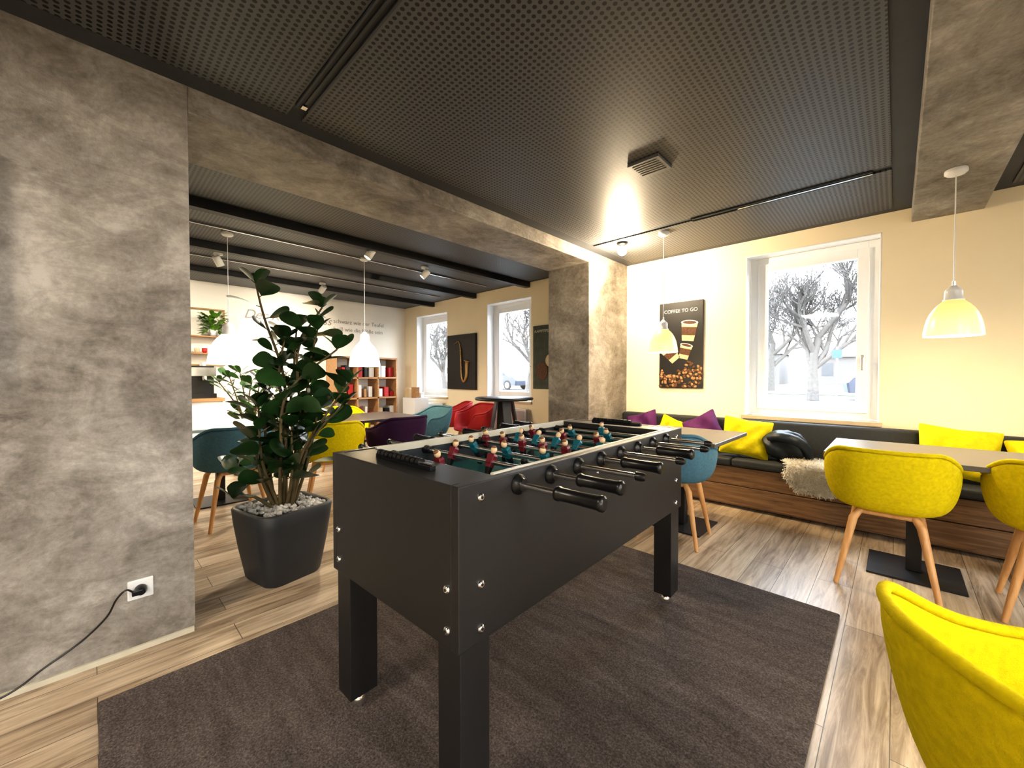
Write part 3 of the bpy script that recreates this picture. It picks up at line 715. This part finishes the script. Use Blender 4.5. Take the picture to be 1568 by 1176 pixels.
for (a, c) in [wins[1], wins[2]]:
    b = B(); x = a+.02
    b.box(a+.02, c-.02, -.10, -.095, .14, .70, 'whitep'); b.box(a+.02, c-.02, -.05, -.045, .14, .70, 'whitep'); b.box(a+.02, c-.02, -.105, -.04, .695, .71, 'whitep')
    while x < c-.03: b.box(x, x+.012, -.108, -.098, .16, .68, 'whitep'); x += .03
    for x in (a+.15, c-.15): b.box(x-.015, x+.015, -.06, -.001, .2, .23, 'whitep'); b.tube([(x, -.07, 0), (x, -.07, .15)], .01, 'whitep')
    b.obj('radiator', (0, YB, 0))
b = B(); b.box(-.2, .2, -.15, .15, 0, .80, 'white'); b.box(-.18, -.02, -.12, -.05, .80, .98, 'cream2'); b.box(.02, .17, -.10, -.02, .80, 1.0, 'shelfw'); b.box(-.16, .15, .02, .1, .8, .9, 'whitep'); b.obj('brochure_stand', (-6.55, 4.22, 0), bevel=.004)

# ---------------------------------------------------------------- outdoors
GZ = .25
b = B(); b.box(-60, 40, YB+.31, 90, GZ-.3, GZ, 'road'); b.box(XR+.31, 40, -40, YB+.31, GZ-.3, GZ, 'road'); b.obj('outdoor_ground')
b = B(); b.box(-50, 30, 25, 37, GZ, GZ+.03, 'grass'); b.obj('outdoor_lawn')
def tree(loc, seed, H=1.0):
    random.seed(seed); b = B()
    def br(p, d, r, ln, dep):
        n = 4; pts = [p]; q = p.copy(); dd = d.copy()
        for i in range(n):
            dd = (dd+Vector((random.gauss(0, .10), random.gauss(0, .10), .06))).normalized(); q = q+dd*ln/n; pts.append(q.copy())
        b.tube(pts, [r*(1-.4*i/n) for i in range(n+1)], 'bark', n=6 if dep < 3 else 3, caps=False)
        if dep >= 5: return
        for k in range(5 if dep < 4 else 5):
            a = random.random()*6.28; sp = random.uniform(.45, 1.1); ax = dd.orthogonal().normalized(); ax = Matrix.Rotation(a, 3, dd) @ ax
            br(pts[random.choice([2, 3, 4, 4])], (dd+ax*sp).normalized(), r*.52, ln*random.uniform(.6, .8), dep+1)
    br(Vector((0, 0, 0)), Vector((0, 0, 1)), .17*H, 1.9*H, 0); b.obj('bare_tree', loc)
tree((-2.35, 19.5, GZ), 4, 1.3); tree((-5.8, 30, GZ), 15, 1.6); tree((-15, 17, GZ), 2, 1.2); tree((-24, 18, GZ), 6, 1.3)
def car(loc, rot, m):
    b = B(); pr = [(-2.1, .3), (-2.15, .7), (-2.0, .9), (-1.3, 1.0), (-.8, 1.38), (.5, 1.42), (1.2, 1.02), (1.95, .88), (2.15, .65), (2.1, .3)]
    rg = []
    for y, sx in [(-.88, .97), (-.8, 1), (.8, 1), (.88, .97)]: rg.append([(x*sx, y*(.82 if z > 1.1 else 1), z) for x, z in pr])
    b.loft(rg, m, False)
    for y in (-.9, .9):
        k = -.015 if y < 0 else .015
        b.add([(-1.1, y*.95+k, 1.0), (-.72, y*.84+k*2, 1.33), (.42, y*.84+k*2, 1.36), (.95, y*.95+k, 1.0)], [(0, 1, 2, 3)], 'bldgw')
        for x in (-1.35, 1.3): b.tube([(x, y*.9, .33), (x, y*1.0, .33)], .33, 'tyre', n=20); b.tube([(x, y*1.0, .33), (x, y*1.01, .33)], .2, 'steel', n=16)
    b.obj('parked_car', loc, rot, bevel=.04)
car((.6, 21.5, GZ), (0, 0, .15), 'carb'); car((-14.5, 19.5, GZ), (0, 0, .1), 'carg'); car((-21, 21, GZ), (0, 0, 0), 'carb')
b = B(); b.tube([(0, 0, 0), (0, 0, 2.0)], .03, 'steel'); b.box(-.14, .14, -.05, -.03, 1.6, 1.9, 'signb'); b.obj('parking_sign', (-1.55, 18.5, GZ))
for k, (x, w, h) in enumerate([(-38, 16, 8), (-17, 14, 6.5), (4, 22, 5.5)]):
    b = B(); b.box(-w/2, w/2, 0, 6, 0, h*.55, 'bldg'); b.add([(-w/2-.3, -.3, h*.55), (w/2+.3, -.3, h*.55), (w/2+.3, 6.3, h*.55), (-w/2-.3, 6.3, h*.55), (-w/2, 3, h*.8), (w/2, 3, h*.8)], [(0, 1, 5, 4), (2, 3, 4, 5), (1, 2, 5), (3, 0, 4)], 'bldg')
    for i in range(5):
        b.box(-w/2+1+i*(w-2)/5, -w/2+2+i*(w-2)/5, -.03, .02, 1, 2.4, 'bldgw')
    b.obj('background_building', (x, 56, GZ))

# ---------------------------------------------------------------- world, camera
w = bpy.data.worlds.new('World'); S.world = w; w.use_nodes = True; nt = w.node_tree; bg = nt.nodes['Background']
tc = nt.nodes.new('ShaderNodeTexCoord'); sp = nt.nodes.new('ShaderNodeSeparateXYZ'); L(nt, tc.outputs['Generated'], sp.inputs[0])
L(nt, ramp(nt, sp.outputs[2], [(0, (.95, .97, 1)), (.6, (.72, .84, 1))]), bg.inputs[0]); bg.inputs[1].default_value = 9.0
cam = bpy.data.cameras.new('camera'); co = bpy.data.objects.new('camera', cam); COL.objects.link(co); S.camera = co
co.location = (0, 0, 1.2); co.rotation_euler = (radians(90-1.1), 0, radians(43.7)); cam.lens = 14.14; cam.sensor_width = 36; cam.sensor_fit = 'HORIZONTAL'; cam.clip_start = .02; cam.clip_end = 300
S.view_settings.view_transform = 'Standard'; S.view_settings.exposure = 0.95
try: S.view_settings.look = 'Medium High Contrast'
except Exception: pass
